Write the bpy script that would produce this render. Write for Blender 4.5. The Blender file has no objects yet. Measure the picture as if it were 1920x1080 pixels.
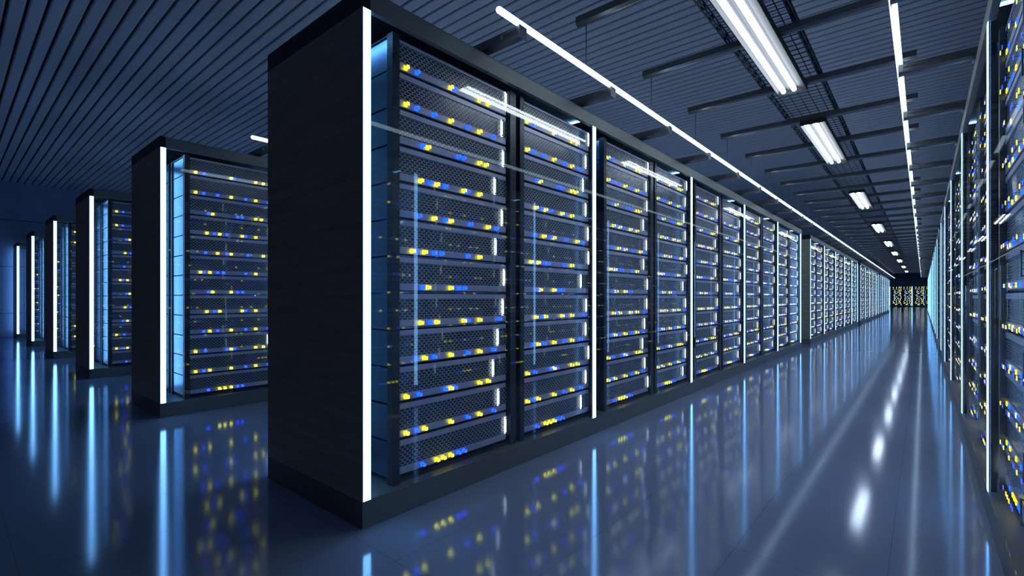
import bpy, math, random
from mathutils import Matrix, Vector
random.seed(4)
C = bpy.data.collections.new('data_centre'); bpy.context.scene.collection.children.link(C)
SC = bpy.context.scene
# ------------------------------------------------------------------ camera, world, exposure
FPX, CX, HY, CAMH = 907.8, 960.0, 558.2, 1.06
TH = math.atan((1731.7 - 960) / FPX)
cd = bpy.data.cameras.new('camera'); cam = bpy.data.objects.new('camera', cd); C.objects.link(cam)
cam.location = (0, 0, CAMH); cam.rotation_euler = (math.pi / 2, 0, TH)
cd.sensor_width = 36; cd.lens = FPX / 1920 * 36; cd.shift_y = (HY - 540) / 1920
cd.clip_start = .05; cd.clip_end = 200
SC.camera = cam
SC.view_settings.view_transform = 'Standard'; SC.view_settings.look = 'None'
SC.view_settings.exposure = 0.24; SC.view_settings.gamma = 1; SC.view_settings.use_curve_mapping = False
w = bpy.data.worlds.new('ambient_fill'); SC.world = w; w.use_nodes = True
w.node_tree.nodes['Background'].inputs[0].default_value = (1, .88, .70, 1)
w.node_tree.nodes['Background'].inputs[1].default_value = .025  # warm fill added, reaching in through the side left open behind the camera

# ------------------------------------------------------------------ materials
def nodes(name):
    m = bpy.data.materials.new(name); m.use_nodes = True; nt = m.node_tree; nt.nodes.clear()
    out = nt.nodes.new('ShaderNodeOutputMaterial')
    return m, nt, out
def N(nt, t, **k):
    n = nt.nodes.new(t)
    for a, v in k.items():
        if a.startswith('i'): n.inputs[int(a[1:])].default_value = v
        else: setattr(n, a, v)
    return n
def math_(nt, op, a, b=None, c=None):
    n = nt.nodes.new('ShaderNodeMath'); n.operation = op
    for i, v in enumerate((a, b, c)):
        if v is None: continue
        if isinstance(v, (int, float)): n.inputs[i].default_value = v
        else: nt.links.new(v, n.inputs[i])
    return n.outputs[0]
def pbr(name, col, rough=.5, metal=0, spec=.5, noise=0, nscale=40, stretch=(1, 1, 1), bump=0, tint=None, coat=0):
    m, nt, out = nodes(name)
    b = N(nt, 'ShaderNodeBsdfPrincipled'); nt.links.new(b.outputs[0], out.inputs[0])
    b.inputs['Base Color'].default_value = (*col, 1); b.inputs['Roughness'].default_value = rough
    b.inputs['Metallic'].default_value = metal; b.inputs['Specular IOR Level'].default_value = spec
    b.inputs['Coat Weight'].default_value = coat
    if tint: b.inputs['Specular Tint'].default_value = (*tint, 1)
    if noise or bump:
        tc = N(nt, 'ShaderNodeTexCoord'); mp = N(nt, 'ShaderNodeMapping'); mp.inputs['Scale'].default_value = stretch
        nt.links.new(tc.outputs['Object'], mp.inputs[0])
        nz = N(nt, 'ShaderNodeTexNoise'); nz.inputs['Scale'].default_value = nscale; nz.inputs['Detail'].default_value = 4
        nt.links.new(mp.outputs[0], nz.inputs['Vector'])
        if noise:
            mx = N(nt, 'ShaderNodeMix', data_type='RGBA')
            mx.inputs[6].default_value = tuple(c * (1 - noise) for c in col) + (1,)
            mx.inputs[7].default_value = tuple(min(1, c * (1 + noise)) for c in col) + (1,)
            nt.links.new(nz.outputs[0], mx.inputs[0]); nt.links.new(mx.outputs[2], b.inputs['Base Color'])
        if bump:
            bp = N(nt, 'ShaderNodeBump'); bp.inputs['Strength'].default_value = bump; bp.inputs['Distance'].default_value = .002
            nt.links.new(nz.outputs[0], bp.inputs['Height']); nt.links.new(bp.outputs[0], b.inputs['Normal'])
    return m
def emit(name, col, s, sample=True):
    m, nt, out = nodes(name)
    e = N(nt, 'ShaderNodeEmission'); e.inputs[0].default_value = (*col, 1); e.inputs[1].default_value = s
    nt.links.new(e.outputs[0], out.inputs[0])
    if not sample: m.cycles.emission_sampling = 'NONE'
    return m

M = {}
M['strip'] = emit('cabinet_light', (.21, .53, 1.0), 6.6)
M['bar_light'] = emit('tube_light_glow', (.64, .86, 1.0), 2.5)
M['tube'] = emit('fluorescent_glow', (.86, .93, 1.0), 14)
M['led_y'] = emit('yellow_indicator', (1, .84, .003), 5, False)
M['led_yp'] = emit('yellow_indicator_reflection', (1, .88, .05), 3, False)  # pale emissive copy of the yellow lamp, imitating its reflection
M['led_b'] = emit('blue_indicator', (.001, .055, .9), 5, False)
M['led_bp'] = emit('blue_indicator_reflection', (.02, .045, .8), 4, False)  # glowing copy that paints the blue lamp's reflection
M['handle'] = emit('handle_white_emission', (.85, .95, 1), 1.6, False)  # front bar of the handle emits plain white
M['handle_reflection'] = pbr('teal_handle_reflection', (.10, .19, .22), .35, .3)  # colour of the handle's mirrored image, built as a second bar
M['led_y'].diffuse_color = (1, .9, 0, 1)
M['frame'] = pbr('cabinet_graphite', (.15, .165, .17), .42, 0, .4, .15, 60, bump=.15)
M['end'] = pbr('end_panel_dark', (.36, .34, .27), .40, 0, .35, .45, 3, (.6, .6, 9), .1)
M['inner'] = pbr('cabinet_inside_black', (.010, .011, .014), .35, 0, .4)
M['cap'] = pbr('cabinet_cap_black', (.010, .011, .012), .40, 0, .35)
M['post'] = pbr('rack_post_black', (.05, .06, .075), .28, .4, .5)
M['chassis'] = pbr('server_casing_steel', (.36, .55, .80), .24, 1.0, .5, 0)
M['bezel'] = pbr('server_bezel', (.62, .62, .78), .34, .25, .5, .1, 80, (1, 1, 1))
M['beam'] = pbr('ceiling_bar_metal', (.20, .205, .22), .26, .6, .5)
M['wire'] = pbr('tray_metal', (.035, .05, .08), .35, .7)
M['hous'] = pbr('lamp_housing', (.035, .04, .048), .6, .0, .1)
M['steelrod'] = pbr('rod_steel', (.16, .2, .27), .4, .4)
M['slat'] = pbr('ceiling_slat', (.54, .56, .69), .42, 0, .6, .10, 25, bump=.05)
M['gap'] = pbr('ceiling_gap', (.010, .011, .016), .8)
M['wall'] = pbr('wall_paint', (.24, .30, .52), .45, 0, .4, .12, 2)
M['wall_end'] = pbr('end_wall_paint', (.17, .17, .22), .6, 0, .3, .1, 2)
M['walljoint'] = pbr('wall_joint', (.02, .03, .06), .6)

def hexmat():
    m, nt, out = nodes('hexagon_grille')
    uv = N(nt, 'ShaderNodeUVMap'); uv.uv_map = 'uv'
    sp = N(nt, 'ShaderNodeSeparateXYZ'); nt.links.new(uv.outputs[0], sp.inputs[0])
    x = math_(nt, 'ADD', math_(nt, 'DIVIDE', sp.outputs[0], .0315), 200.0)
    y = math_(nt, 'ADD', math_(nt, 'MULTIPLY', sp.outputs[1], .8660254 / .0136), 173.205081)
    R3 = 1.7320508
    ax = math_(nt, 'SUBTRACT', math_(nt, 'MODULO', x, 1.0), .5); ay = math_(nt, 'SUBTRACT', math_(nt, 'MODULO', y, R3), R3 / 2)
    bx = math_(nt, 'SUBTRACT', math_(nt, 'MODULO', math_(nt, 'SUBTRACT', x, .5), 1.0), .5)
    by = math_(nt, 'SUBTRACT', math_(nt, 'MODULO', math_(nt, 'SUBTRACT', y, R3 / 2), R3), R3 / 2)
    def hexd(px, py):
        px = math_(nt, 'ABSOLUTE', px); py = math_(nt, 'ABSOLUTE', py)
        return math_(nt, 'MAXIMUM', px, math_(nt, 'ADD', math_(nt, 'MULTIPLY', px, .5), math_(nt, 'MULTIPLY', py, .8660254)))
    d = math_(nt, 'MINIMUM', hexd(ax, ay), hexd(bx, by))
    line = math_(nt, 'MULTIPLY_ADD', d, 1 / .06, -.40 / .06); line = math_(nt, 'MINIMUM', math_(nt, 'MAXIMUM', line, 0.0), 1.0)
    cell = N(nt, 'ShaderNodeBsdfPrincipled'); cell.inputs['Base Color'].default_value = (.03, .042, .065, 1)
    cell.inputs['Roughness'].default_value = .22; cell.inputs['Specular IOR Level'].default_value = .8
    web = N(nt, 'ShaderNodeBsdfPrincipled'); web.inputs['Base Color'].default_value = (.58, .64, .74, 1)
    web.inputs['Roughness'].default_value = .4; web.inputs['Metallic'].default_value = .25
    mx = N(nt, 'ShaderNodeMixShader'); nt.links.new(line, mx.inputs[0]); nt.links.new(cell.outputs[0], mx.inputs[1]); nt.links.new(web.outputs[0], mx.inputs[2])
    nt.links.new(mx.outputs[0], out.inputs[0])
    return m
M['grille'] = hexmat()

def glassmat():
    m, nt, out = nodes('door_glass')
    tr = N(nt, 'ShaderNodeBsdfTransparent'); tr.inputs[0].default_value = (.93, .95, .97, 1)
    gl = N(nt, 'ShaderNodeBsdfGlossy'); gl.inputs['Roughness'].default_value = .012; gl.inputs[0].default_value = (1, 1, 1, 1)
    lw = N(nt, 'ShaderNodeLayerWeight'); lw.inputs[0].default_value = .5
    fr = math_(nt, 'MULTIPLY_ADD', math_(nt, 'POWER', lw.outputs['Facing'], 5.0), .02, .028)
    mx = N(nt, 'ShaderNodeMixShader'); nt.links.new(fr, mx.inputs[0]); nt.links.new(tr.outputs[0], mx.inputs[1]); nt.links.new(gl.outputs[0], mx.inputs[2])
    nt.links.new(mx.outputs[0], out.inputs[0])
    return m
M['glass'] = glassmat()

def floormat():
    m, nt, out = nodes('polished_floor_tiles')
    tc = N(nt, 'ShaderNodeTexCoord'); sp = N(nt, 'ShaderNodeSeparateXYZ'); nt.links.new(tc.outputs['Object'], sp.inputs[0])
    # one tile is about 0.5 m by 1 m
    dx = math_(nt, 'PINGPONG', math_(nt, 'ADD', sp.outputs[0], 50.4 + .105), .252)
    dy = math_(nt, 'PINGPONG', math_(nt, 'ADD', sp.outputs[1], 49.5 - .19), .495)
    d = math_(nt, 'MINIMUM', dx, dy)
    j = math_(nt, 'LESS_THAN', d, .0013)
    nz = N(nt, 'ShaderNodeTexNoise'); nz.inputs['Scale'].default_value = 1.3; nz.inputs['Detail'].default_value = 5
    nt.links.new(tc.outputs['Object'], nz.inputs['Vector'])
    cr = N(nt, 'ShaderNodeMix', data_type='RGBA'); cr.inputs[6].default_value = (.25, .30, .44, 1); cr.inputs[7].default_value = (.30, .36, .52, 1)
    nt.links.new(nz.outputs[0], cr.inputs[0])
    cj = N(nt, 'ShaderNodeMix', data_type='RGBA'); nt.links.new(j, cj.inputs[0]); nt.links.new(cr.outputs[2], cj.inputs[6]); cj.inputs[7].default_value = (.17, .20, .26, 1)
    df = N(nt, 'ShaderNodeBsdfDiffuse'); nt.links.new(cj.outputs[2], df.inputs[0])
    gl = N(nt, 'ShaderNodeBsdfGlossy'); gl.inputs[0].default_value = (.72, .84, 1, 1)
    rr = math_(nt, 'MULTIPLY_ADD', nz.outputs[0], .03, .085)
    nt.links.new(rr, gl.inputs['Roughness'])
    lw = N(nt, 'ShaderNodeFresnel'); lw.inputs[0].default_value = 1.8
    fac = math_(nt, 'MULTIPLY_ADD', lw.outputs[0], .85, .03); fac = math_(nt, 'MINIMUM', fac, .70)
    fac = math_(nt, 'MULTIPLY', fac, math_(nt, 'SUBTRACT', 1.0, math_(nt, 'MULTIPLY', j, .6)))
    mx = N(nt, 'ShaderNodeMixShader'); nt.links.new(fac, mx.inputs[0]); nt.links.new(df.outputs[0], mx.inputs[1]); nt.links.new(gl.outputs[0], mx.inputs[2])
    nt.links.new(mx.outputs[0], out.inputs[0])
    return m
M['floor'] = floormat()

# ------------------------------------------------------------------ mesh builder
class MB:
    def __init__(s): s.v = []; s.f = []; s.m = []; s.uv = []; s.mats = []; s.T = None; s.smooth = []
    def mi(s, m):
        if m not in s.mats: s.mats.append(m)
        return s.mats.index(m)
    def poly(s, pts, m, sm=False):
        i = len(s.v); mi = s.mi(m)
        for p in pts:
            s.uv.append((p[0], p[2])); s.v.append(tuple(s.T @ Vector(p)) if s.T else p)
        s.f.append(tuple(range(i, i + len(pts)))); s.m.append(mi); s.smooth.append(sm)
    def box(s, x0, x1, y0, y1, z0, z1, m):
        p = lambda a, b, c: (a, b, c)
        s.poly([p(x0,y0,z0),p(x1,y0,z0),p(x1,y0,z1),p(x0,y0,z1)], m)
        s.poly([p(x1,y1,z0),p(x0,y1,z0),p(x0,y1,z1),p(x1,y1,z1)], m)
        s.poly([p(x0,y1,z0),p(x0,y0,z0),p(x0,y0,z1),p(x0,y1,z1)], m)
        s.poly([p(x1,y0,z0),p(x1,y1,z0),p(x1,y1,z1),p(x1,y0,z1)], m)
        s.poly([p(x0,y0,z1),p(x1,y0,z1),p(x1,y1,z1),p(x0,y1,z1)], m)
        s.poly([p(x0,y1,z0),p(x1,y1,z0),p(x1,y0,z0),p(x0,y0,z0)], m)
    def prism(s, prof, a0, a1, axis, m):          # profile extruded along an axis; prof lists the two other coordinates
        def P(q, a): return {'x': (a, q[0], q[1]), 'y': (q[0], a, q[1]), 'z': (q[0], q[1], a)}[axis]
        n = len(prof)
        s.poly([P(q, a0) for q in prof], m); s.poly([P(q, a1) for q in reversed(prof)], m)
        for i in range(n):
            q, r = prof[i], prof[(i + 1) % n]
            s.poly([P(r, a0), P(q, a0), P(q, a1), P(r, a1)], m)
    def rod(s, p0, p1, r, m, n=12, round_ends=False):
        p0 = Vector(p0); p1 = Vector(p1); d = (p1 - p0).normalized()
        u = d.orthogonal().normalized(); v = d.cross(u)
        rings = [(p0, r), (p1, r)]
        if round_ends:
            rings = []
            for k in range(5):
                a = k / 4 * math.pi / 2 * .96
                rings.append((p0 - d * r * math.cos(a) , r * max(.06, math.sin(a))))
            rings += [(p0, r), (p1, r)]
            for k in range(5):
                a = math.pi / 2 - k / 4 * math.pi / 2 * .96
                rings.append((p1 + d * r * math.cos(a), r * max(.06, math.sin(a))))
            seen = []
            for q in rings: seen.append(q)
            rings = seen
        pts = [[tuple(c + (u * math.cos(t) + v * math.sin(t)) * rr) for t in [2 * math.pi * i / n for i in range(n)]] for c, rr in rings]
        for a, b in zip(pts, pts[1:]):
            for i in range(n): s.poly([a[i], a[(i + 1) % n], b[(i + 1) % n], b[i]], m, True)
        s.poly(list(reversed(pts[0])), m); s.poly(pts[-1], m)
    def mesh(s, name):
        me = bpy.data.meshes.new(name); me.from_pydata(s.v, [], s.f)
        for k in s.mats: me.materials.append(M[k])
        me.polygons.foreach_set('material_index', s.m); me.polygons.foreach_set('use_smooth', s.smooth)
        u = me.uv_layers.new(name='uv'); u.data.foreach_set('uv', [c for q in s.uv for c in q]); me.update()
        return me
def obj(name, me, parent=None, loc=(0, 0, 0), rz=0):
    if isinstance(me, MB): me = me.mesh(name)
    o = bpy.data.objects.new(name, me); C.objects.link(o); o.location = loc; o.rotation_euler = (0, 0, rz)
    if parent: o.parent = parent
    return o
def tag(o, label, cat, group=None, kind=None):
    o['label'] = label; o['category'] = cat
    if group: o['group'] = group
    if kind: o['kind'] = kind
    return o
def empty(name, loc=(0, 0, 0), rz=0):
    o = bpy.data.objects.new(name, None); C.objects.link(o); o.location = loc; o.rotation_euler = (0, 0, rz); o.empty_display_size = .1
    return o
def copy_tree(o, parent=None):
    c = o.copy(); C.objects.link(c)
    if parent: c.parent = parent
    for ch in list(o.children): copy_tree(ch, c)
    return c
def struct(name, mb):
    o = obj(name, mb); o['kind'] = 'structure'; return o
ONES = 'zeroth first second third fourth fifth sixth seventh eighth ninth tenth eleventh twelfth thirteenth fourteenth fifteenth sixteenth seventeenth eighteenth nineteenth'.split()
def nth(n):
    if n < 20: return ONES[n]
    t = {2: 'twent', 3: 'thirt', 4: 'fort', 5: 'fift'}[n // 10]
    return t + 'ieth' if n % 10 == 0 else t + 'y-' + ONES[n % 10]

# ------------------------------------------------------------------ measures of the place
XF = -1.952          # glass plane of the near cabinet row
PX = 3.176           # row to row
DEP = .993           # cabinet depth
Y0 = 1.242; UL = 10.478; UP = 11.484   # cabinet start, length, pitch
ZP, ZF, ZT = .125, 2.391, 2.489        # plinth top, fascia bottom, top
ST = [0.0, 2.025, 4.102, 6.179, 8.256, 10.333]   # light strips along a cabinet
PB = 2.077
RA, RB, RW = .1995, 1.192, .95         # rack starts inside a bay, rack width
RSET = .048                            # glass to post front
ZR = .148; UH = .1867                  # first server, server pitch
CEIL = 4.2
XW = -19.0
XEND, YEND = 8.0, 76.5

# ------------------------------------------------------------------ room
b = MB(); b.box(XW - .2, XEND, -9, YEND + .2, -.12, 0, 'floor'); struct('floor', b)
b = MB()
P = .1454; n0 = -70; y = 1.028 + P * n0
while y < YEND:
    g = .0135
    # one corrugation: flat pan with sloped flanks and a narrow dark slot
    b.prism([(y + g, CEIL + .05), (y + g, CEIL + .006), (y + g + .012, CEIL), (y + P - g - .012, CEIL), (y + P - g, CEIL + .006), (y + P - g, CEIL + .05)][::-1], XW, XEND, 'x', 'slat')
    y += P
b.box(XW - .2, XEND, -9.2, YEND + .2, CEIL + .045, CEIL + .12, 'gap')
struct('ceiling', b)
b = MB(); b.box(XW - .2, XW, -9, YEND + .2, 0, CEIL + .05, 'wall')
for z in (.634, 1.907, 3.18): b.box(XW - .001, XW + .002, -9, YEND, z - .008, z + .008, 'walljoint')
struct('wall_left', b)
b = MB(); b.box(XW - .2, XEND, YEND, YEND + .2, 0, CEIL + .05, 'wall_end'); struct('wall_back', b)
b = MB(); b.box(XEND, XEND + .2, -9, YEND + .2, 0, CEIL + .05, 'wall'); struct('wall_right', b)

# ------------------------------------------------------------------ server cabinet (5 glazed bays on both sides); local x = length, y = depth, z up
def build_cabinet():
    r = empty('server_cabinet')
    b = MB(); b.box(0, UL, 0, DEP, 0, ZP, 'frame'); obj('plinth', b, r)
    for s in (0, 1):
        b = MB(); x0 = .002 if s == 0 else UL - .042
        xs = 0 if s == 0 else UL - .004
        b.box(xs, xs + .004, 0, DEP, ZP, ZF, 'end')
        obj('end_panel', b, r)
        b = MB(); x0 = 0 if s == 0 else UL - .042
        b.box(x0, x0 + .042, .0, DEP, ZF, ZT, 'cap'); obj('end_cap', b, r)
    for s in (0, 1):
        b = MB(); y0 = 0 if s == 0 else DEP - .03
        ys = (y0, y0 + .03)
        b.prism([(ys[0] + (.004 if s == 0 else 0), ZT), (ys[0], ZT - .012 if s == 0 else ZT), (ys[0], ZF), (ys[1], ZF), (ys[1], ZT - .012 if s else ZT), (ys[1] - (.004 if s else 0), ZT)], .042, UL - .042, 'x', 'frame')
        obj('fascia', b, r)
    b = MB(); b.box(.042, UL - .042, .03, DEP - .03, ZT - .016, ZT, 'inner'); obj('top_panel', b, r)
    for k, sx in enumerate(ST):
        for s in (0, 1):
            y0 = .0005 if s == 0 else DEP - .0040
            xa = .0045 if k == 0 else 0
            b = MB(); b.box(sx + xa, sx + .044, y0, y0 + .0035, ZP, ZF, 'strip'); obj('light_strip', b, r)
            if 0 < k < 5:
                b = MB(); y1 = .004 if s == 0 else DEP - .034
                b.box(sx + .004, sx + .040, y1 + .001, y1 + .03, ZP, ZF, 'inner'); obj('mullion', b, r)
        b = MB(); xx = sx + .046 if k == 0 else sx + .012
        b.box(xx, xx + .022, .034, DEP - .034, ZT - .026, ZT - .0162, 'strip'); obj('roof_light', b, r)
        if k < 5:
            for s in (0, 1):
                y0 = .002 if s == 0 else DEP - .006
                b = MB(); b.box(sx + .045, ST[k + 1] - .001, y0, y0 + .004, ZP + .001, ZF - .001, 'glass'); obj('glass_pane', b, r)
    return r
cab0 = build_cabinet()
cab_used = [False]
def cabinet(loc, rz, label, group):
    o = cab0 if not cab_used[0] else copy_tree(cab0); cab_used[0] = True
    o.location = loc; o.rotation_euler = (0, 0, rz); tag(o, label, 'server cabinet', group); return o
HP = math.pi / 2
for k in range(4):
    cabinet((XF, Y0 + UP * k, 0), HP, ['long glazed server cabinet with the biggest dark end panel', 'glazed server cabinet behind the one with the biggest end panel',
            'third glazed cabinet along the lit row, far down the aisle', 'last glazed cabinet of the lit row, next to the far cabinets'][k], 'cabinets along the lit row')
for i in range(1, 6):
    cabinet((XF - PX * i, Y0, 0), HP, ['', 'dark cabinet with bright blue-lit server sides, behind the biggest end panel', 'third cabinet end from the front, dark panel with white corner strip',
            'fourth cabinet end in the receding row of dark panels', 'fifth cabinet end, small dark panel with white corner strip', 'last small cabinet end, against the blue wall'][i], 'cabinets receding to the wall')
for k in range(4):
    cabinet((XF + PX + .004, Y0 + UP * k, 0), HP, ['glazed cabinet seen edge-on across the aisle, nearest one', 'second cabinet seen edge-on across the aisle', 'third cabinet seen edge-on across the aisle',
            'farthest cabinet seen edge-on across the aisle'][k], 'cabinets seen edge-on')
XG = XF + PX + .004 - DEP            # glass plane of the row seen edge-on
cabinet((-1.05 - ST[2], 74.0, 0), 0, 'cabinet closing off the far end of the aisle, full of coloured lights', 'far end cabinets')

# ------------------------------------------------------------------ rack: open frame of posts and rails, local x = width, y = depth
RD = .415
def build_rack():
    r = empty('server_rack')
    for x0, x1 in ((0, .043), (RW - .055, RW)):
        b = MB(); b.box(x0, x1, 0, .046, ZP, 2.378, 'post')
        for k in range(12):                       # seams of the post cover
            b.box(x0 - .0004, x1 + .0004, -.0006, .0465, ZR + UH * k - .0015, ZR + UH * k + .0015, 'inner')
        obj('post', b, r)
        b = MB(); b.box(x0, x1, RD - .03, RD, ZP, 2.376, 'post'); obj('post', b, r)
    b = MB(); b.box(.043, RW - .055, .02, RD, ZP, ZR - .004, 'post'); obj('base_tray', b, r)
    b = MB(); b.box(.002, RW - .002, .046, RD, 2.368, 2.374, 'post'); obj('top_plate', b, r)
    return r
rack0 = build_rack(); rack_used = [False]
def rack(loc, rz, label, group):
    o = rack0 if not rack_used[0] else copy_tree(rack0); rack_used[0] = True
    o.location = loc; o.rotation_euler = (0, 0, rz); tag(o, label, 'server rack', group); return o

# ------------------------------------------------------------------ server
FX0, FX1 = .043, RW - .055           # face between the posts
# lamp positions along the face per row, top row first: (distance from the rack edge, colour)
PAT = ["y.095 b.166 y.405 b.430 y.638 y.712", "y.095 b.163 b.283 y.405 b.540 y.638 b.762", "b.203 y.240 b.464 b.506 y.638 y.694",
       "y.190 b.255 y.302 b.365 y.507 b.540 y.638", "b.179 y.283 b.365 y.405 b.562 y.713 b.790", "y.135 b.165 y.216 b.283 b.336 b.540 y.638",
       "b.203 y.240 y.405 b.464 b.511", "y.190 b.255 y.302 y.507 b.540 y.638 b.817", "b.163 y.216 b.283 y.405 b.540 y.638 b.762",
       "y.095 b.179 b.365 y.405 b.436 y.638 y.714", "y.095 b.163 y.216 y.405 b.540 y.638 b.762", "b.203 y.302 y.349 y.405 b.464 b.509"]
PAT = [[(t[0], float('0' + t[1:]) * .9865) for t in p.split()] for p in PAT]
HA = [.879, .84, .853, .774, .842, .782, .863, .85, .802, .759, .807, .874]
HB = [.879, .838, .798, .838, .871, .879, .767, .846, .838, .879, .838, .767]
FY = .024                            # face behind the post fronts
LZ = .033; DT = .025
CUT = .021                           # the top server is a little lower than the others
def chassis(b, cut=0):
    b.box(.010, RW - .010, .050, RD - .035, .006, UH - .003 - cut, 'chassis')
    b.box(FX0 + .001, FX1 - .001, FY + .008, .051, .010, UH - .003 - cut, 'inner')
def bezels(b, which=(0, 1), cut=0):
    if 0 in which: b.box(FX0 + .001, FX1 - .021, FY - .004, FY + .010, .016, .052, 'bezel')
    if 1 in which: b.box(FX0 + .001, FX1 - .021, FY - .004, FY + .010, .160 - cut * .5, UH - .001 - cut, 'bezel')
def grille(b, cut=0): b.box(FX0 + .001, FX1 - .002, FY + .002, FY + .009, .0525, .1595 - cut * .5, 'grille')
def handle(b, x):
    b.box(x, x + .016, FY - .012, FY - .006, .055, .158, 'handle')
    b.box(x + .002, x + .012, FY - .030, FY - .025, .055, .158, 'handle_reflection')  # second bar added as the handle's reflection
    for z in (.058, .150): b.box(x + .004, x + .010, FY - .026, FY + .004, z, z + .005, 'post')
def lamp(b, c, x):
    h = .0098
    b.box(x - h, x + h, FY - .0065, FY - .0035, LZ - .0095, LZ + .0095, 'led_' + c)
    b.box(x - h * .8, x + h * .8, FY - DT - .002, FY - DT, LZ - .0085, LZ + .0085, 'led_' + c + 'p')  # smaller front square imitates the lamp's reflection by emission
    b.box(x - .001, x + .001, FY - DT, FY - .006, LZ - .001, LZ + .001, 'inner')  # pin added to hold the reflected copy
def end_server(b, row, hx):           # far cabinet: lamps drawn oversized, their distant bloom put into the shape
    chassis(b); b.box(FX0 + .001, FX1 - .021, FY, FY + .010, .009, UH - .004, 'inner')
    for c, x in PAT[row]:
        b.box(x - .022, x + .022, FY - .006, FY - .001, .070, .115, 'led_' + c)
    b.box(hx * .94, hx * .94 + .035, FY - .008, FY - .002, .02, UH - .01, 'handle')
def mk(fn, *a):
    b = MB(); fn(b, *a); return b
ME = dict(ch=mk(chassis).mesh('server'), b0=mk(bezels, (0,)).mesh('bezel'), b1=mk(bezels, (1,)).mesh('bezel'), gr=mk(grille).mesh('grille'),
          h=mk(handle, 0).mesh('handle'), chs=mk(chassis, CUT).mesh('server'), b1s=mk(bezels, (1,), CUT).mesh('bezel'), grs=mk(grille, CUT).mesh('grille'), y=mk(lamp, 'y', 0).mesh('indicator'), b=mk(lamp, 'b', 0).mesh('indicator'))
NM = {'ch': 'server', 'b0': 'bezel', 'b1': 'bezel', 'gr': 'grille', 'h': 'handle'}
def full_server(row, hx):
    t = 's' if row == 0 else ''
    o = obj('server', ME['ch' + t])
    bz = obj('bezel', ME['b0'], o)
    for k in ('b1' + t, 'gr' + t): obj(NM[k[:2]], ME[k], o)
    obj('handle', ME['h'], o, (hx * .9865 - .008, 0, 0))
    for c, x in PAT[row]:
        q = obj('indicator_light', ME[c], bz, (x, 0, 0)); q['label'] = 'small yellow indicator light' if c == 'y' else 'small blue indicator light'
    return o
def simple_server(b, row, hx):
    cut = CUT if row == 0 else 0
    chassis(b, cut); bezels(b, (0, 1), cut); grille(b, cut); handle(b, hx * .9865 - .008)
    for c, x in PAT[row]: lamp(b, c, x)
SIMPLE = {}
protos = {}
stuff = MB()
FRONTW = {}
def fill_rack(loc, rz, ab, mode, where, ridx, group):
    for row in range(12):
        hx = (HA, HB)[ab][row]; z = ZR + UH * (11 - row)
        l = Vector(loc) + Vector((0, 0, z))
        lab = 'mesh-front server %s from top, %s rack along, %s' % (nth(row + 1), nth(ridx), where)
        if mode == 'full':
            key = (row, ab)
            if key not in protos: protos[key] = o = full_server(row, hx)
            else: o = copy_tree(protos[key])
        elif mode == 'simple':
            key = (row, ab)
            if key not in SIMPLE: SIMPLE[key] = mk(simple_server, row, hx).mesh('server')
            o = obj('server', SIMPLE[key])
        else:
            stuff.T = Matrix.Translation(l) @ Matrix.Rotation(rz, 4, 'Z')
            (end_server if mode == 'end' else simple_server)(stuff, row, hx); continue
        o.location = l; o.rotation_euler = (0, 0, rz); tag(o, lab, 'server', group)
def front_rack(i, bay, ab, mode, where, unit=0, rlabel=None, ridx=None):
    s = Y0 + UP * unit + PB * bay + (RA, RB)[ab]
    loc = (XF - PX * i - RSET, s, 0)
    ridx = ridx or bay * 2 + ab + 1
    rack(loc, HP, rlabel or 'open black server rack, %s along, %s' % (nth(ridx), where), 'server racks'); fill_rack(loc, HP, ab, mode, where, ridx, 'servers, ' + where)
def back_rack(xg, bay, ab, mode, where, unit=0, ridx=None):
    s = Y0 + UP * unit + PB * bay + (RA, RB)[ab]
    loc = (xg + RSET, s + RW, 0); ridx = ridx or bay * 2 + ab + 1
    rack(loc, -HP, 'open black server rack, %s along, %s' % (nth(ridx), where), 'server racks'); fill_rack(loc, -HP, ab, mode, where, ridx, 'servers, ' + where)
W1 = 'cabinet with the biggest dark end panel'
for bay in range(5):
    for ab in (0, 1): front_rack(0, bay, ab, 'full', W1)
WR = ['', 'blue-lit second cabinet end', 'third cabinet end', 'fourth cabinet end', 'fifth cabinet end', 'last cabinet end by the wall']
for i in range(1, 6):
    for bay in range(5 if i == 1 else 2):
        for ab in (0, 1):
            front_rack(i, bay, ab, ('full' if i == 1 else 'simple') if (bay, ab) == (0, 0) and i < 4 else 'stuff', WR[i])
    back_rack(XF - PX * i - DEP, 0, 0, 'stuff', 'rear of the ' + WR[i], ridx=1)
for bay in range(2):
    for ab in (0, 1): back_rack(XF - DEP, bay, ab, 'stuff', 'rear of the biggest cabinet')
WU = ['', 'second cabinet of the lit row', 'third cabinet of the lit row', 'last cabinet of the lit row']
for u in range(1, 4):
    for bay in range(5):
        for ab in (0, 1): front_rack(0, bay, ab, 'simple' if u == 1 and bay * 2 + ab < 3 else 'stuff', WU[u], u)
WE = ['nearest cabinet seen edge-on', 'second cabinet seen edge-on', 'third cabinet seen edge-on', 'farthest cabinet seen edge-on']
for u in range(4):
    for bay in range(5):
        for ab in (0, 1):
            m = 'stuff' if u or (bay, ab) == (0, 0) else ('full' if bay * 2 + ab < 4 else 'simple')
            back_rack(XG, bay, ab, m, WE[u], u)
for bay in range(5):
    for ab in (0, 1):
        loc = (-1.05 - ST[2] + PB * bay + (RA, RB)[ab], 74.0 + RSET, 0)
        rack(loc, 0, 'open rack %s along in the far end cabinet' % nth(bay * 2 + ab + 1), 'server racks'); fill_rack(loc, 0, ab, 'end', '', 1, '')
stuff.T = None
tag(obj('server', stuff), 'remaining small distant servers in the farther cabinets', 'servers', None, 'stuff')

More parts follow.
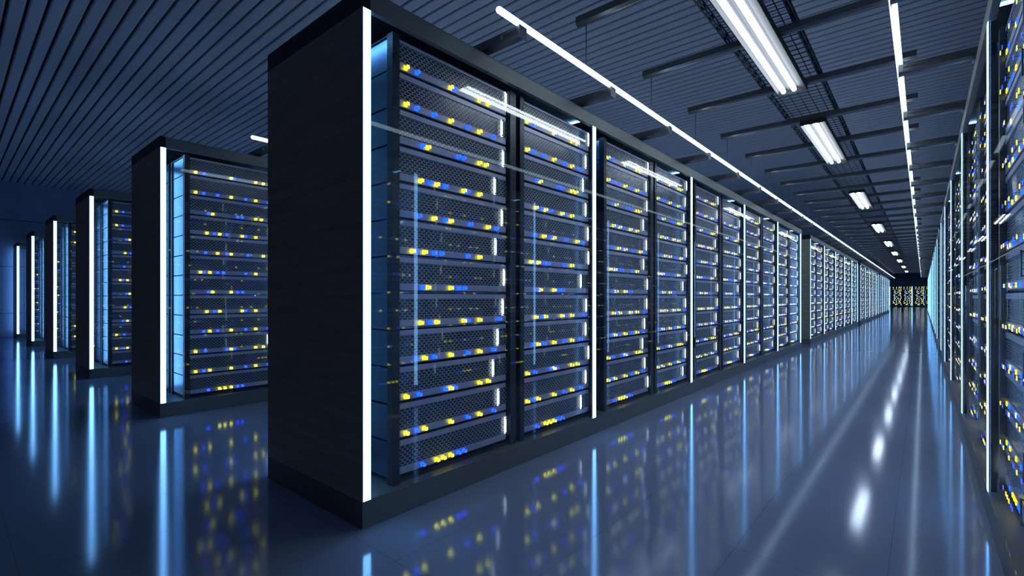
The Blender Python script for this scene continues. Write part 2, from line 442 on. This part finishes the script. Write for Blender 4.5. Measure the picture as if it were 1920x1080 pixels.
# ------------------------------------------------------------------ long hanging tube lights with hanger rods
def tube_light(x, z, y0, y1, rods, label):
    r = empty('tube_light', (x, y0, z)); b = MB(); b.rod((0, .018, 0), (0, y1 - y0, 0), .018, 'bar_light', 14, True); obj('tube', b, r)
    for ry in rods:
        b = MB(); b.rod((0, ry - y0, .016), (0, ry - y0, 2.906 - z), .0042, 'steelrod', 8)
        b.rod((0, ry - y0, .012), (0, ry - y0, .028), .009, 'steelrod', 8); obj('hanger_rod', b, r)
    tag(r, label, 'tube light', 'hanging tube lights')
    return r
CBY = [2.807 + 1.0255 * k for k in range(44)]
tube_light(-1.7305, 2.600, 1.912, 48.5, CBY[:38], 'long white tube light hanging beside the glazed lit row')
tube_light(-.124, 2.633, .9, 48.0, CBY[:38], 'long white tube light hanging beside the edge-on cabinets')
tube_light(-1.7305 - PX, 2.600, 1.912, 14, CBY[:8], 'short visible end of a tube light above the second cabinet')
tube_light(-.124 - PX, 2.633, 1.9, 14, CBY[:8], 'tube light in the next aisle, above the rear of the biggest cabinet')

# crossbars over the aisle
def beam_mb(L, h, wd):
    b = MB(); c = .015
    b.prism([(0, c), (c, 0), (wd - c, 0), (wd, c), (wd, h), (0, h)], 0, L, 'x', 'beam')
    return b
cb = beam_mb(1.76, .060, .046); cbm = cb.mesh('crossbar')
for k, y in enumerate(CBY):
    o = obj('crossbar', cbm, None, (-1.80, y - .023, 2.905)); tag(o, 'dark metal crossbar above the aisle lamps, %s from the near end' % nth(k + 1), 'ceiling bar', 'crossbars over the aisle')
for k, y in enumerate(CBY[:8]):
    o = obj('crossbar', cbm, None, (-1.80 - PX, y - .023, 2.905)); tag(o, 'crossbar over the next aisle, %s from the near end' % nth(k + 1), 'ceiling bar', 'crossbars over the next aisle')
# bars lying over the cabinets whose ends carry the tube lights
def carrier():
    r = empty('carrier_bar')
    L = 1.583
    b = MB(); c = .014
    b.prism([(0, c), (c, 0), (.062 - c, 0), (.062, c), (.062, .062), (0, .062)], 0, L, 'x', 'beam'); obj('bar', b, r)
    for x0 in (-.004, L):
        b = MB(); b.box(x0, x0 + .004, -.002, .064, -.003, .066, 'steelrod'); obj('end_plate', b, r)
    for s in (0, 1):
        b = MB(); xa = L - .13 if s == 0 else .02
        b.box(xa, xa + .11, -.010, -.006, .040, .044, 'steelrod'); b.box(xa, xa + .004, -.010, .0, .020, .044, 'steelrod'); b.box(xa + .106, xa + .11, -.010, .0, .040, .044, 'steelrod')
        obj('clip', b, r)
    for xx in (.36, L - .36):
        b = MB(); b.rod((xx, .031, ZT - 2.516), (xx, .031, .004), .012, 'steelrod', 10); obj('foot', b, r)
    return r
car0 = carrier()
used = False
for k in range(44):
    for (xl, yy, n, lab) in ((-3.298, 2.078 + 1.0386 * k, 44, 'over the lit row'), (-.122, 1.968 + 1.0386 * k, 44, 'over the edge-on cabinets'), (-3.298 - PX, 2.078 + 1.0386 * k, 8, 'over the second cabinet end')):
        if k >= n: continue
        if (yy - Y0) % UP > UL - .08: continue
        o = copy_tree(car0) if used else car0; used = True
        o.location = (xl, yy, 2.516); tag(o, 'dark bar %s, %s from the near end, carrying the tube light' % (lab, nth(k + 1)), 'ceiling bar', 'bars ' + lab)

# twin-tube ceiling lamps
def lamp_fixture(y0, y1):
    L = y1 - y0; r = empty('ceiling_lamp', (-.984, y0, 2.85))
    W = .224; b = MB()
    b.prism([(0, 0), (.004, 0), (.016, .040), (.076, .040), (.087, .018), (.098, .040), (.158, .040), (W - .004, 0), (W, 0), (W, .052), (0, .052)], .004, L - .004, 'y', 'hous')
    obj('housing', b, r)
    for yy in (0, L - .004):
        b = MB(); b.box(0, W, yy, yy + .004, 0, .052, 'hous'); obj('end_cap', b, r)
    for xx in (.046, .128):
        b = MB(); b.rod((xx, .03, .020), (xx, L - .03, .020), .0185, 'tube', 12); tb = obj('tube', b, r)
        for yy in (.004, L - .03):
            b = MB(); b.rod((xx, yy, .020), (xx, yy + .026, .020), .011, 'hous', 10); obj('lamp_holder', b, tb)
    return r
for k, (a, c) in enumerate([(2.87, 4.82), (5.80, 7.75), (10.1, 12.07), (14.75, 16.7), (19.5, 21.5), (24.1, 26.1), (29.2, 31.4), (35.3, 37.5), (41.8, 44.0)]):
    tag(lamp_fixture(a, c), 'bright white twin-tube ceiling lamp above the aisle, %s from the near end' % nth(k + 1), 'ceiling lamp', 'twin-tube ceiling lamps')

# wire mesh cable tray above the crossbars
def tray(x0, x1, y0, y1, z):
    r = empty('cable_tray', (x0, y0, z)); W = x1 - x0; L = y1 - y0
    for xx in (0, W - .03):
        b = MB(); yy = 0
        for zz in (0, .034): b.box(xx, xx + .010, 0, L, zz, zz + .008, 'wire'); b.box(xx + .022, xx + .030, 0, L, zz, zz + .008, 'wire')
        while yy < L:
            b.box(xx, xx + .03, yy, yy + .012, 0, .042, 'wire'); yy += .16
        obj('side_rail', b, r)
    b = MB()
    for k in range(1, 6): b.box(W * k / 6 - .003, W * k / 6 + .003, 0, L, .004, .009, 'wire')
    yy = .05
    while yy < L:
        b.box(0, W, yy, yy + .005, .0, .005, 'wire'); yy += .085
    obj('wire_mesh', b, r)
    return r
tag(tray(-1.133, -.665, .4, 30, 2.975), 'dark wire mesh cable tray running above the aisle lamps', 'cable tray')
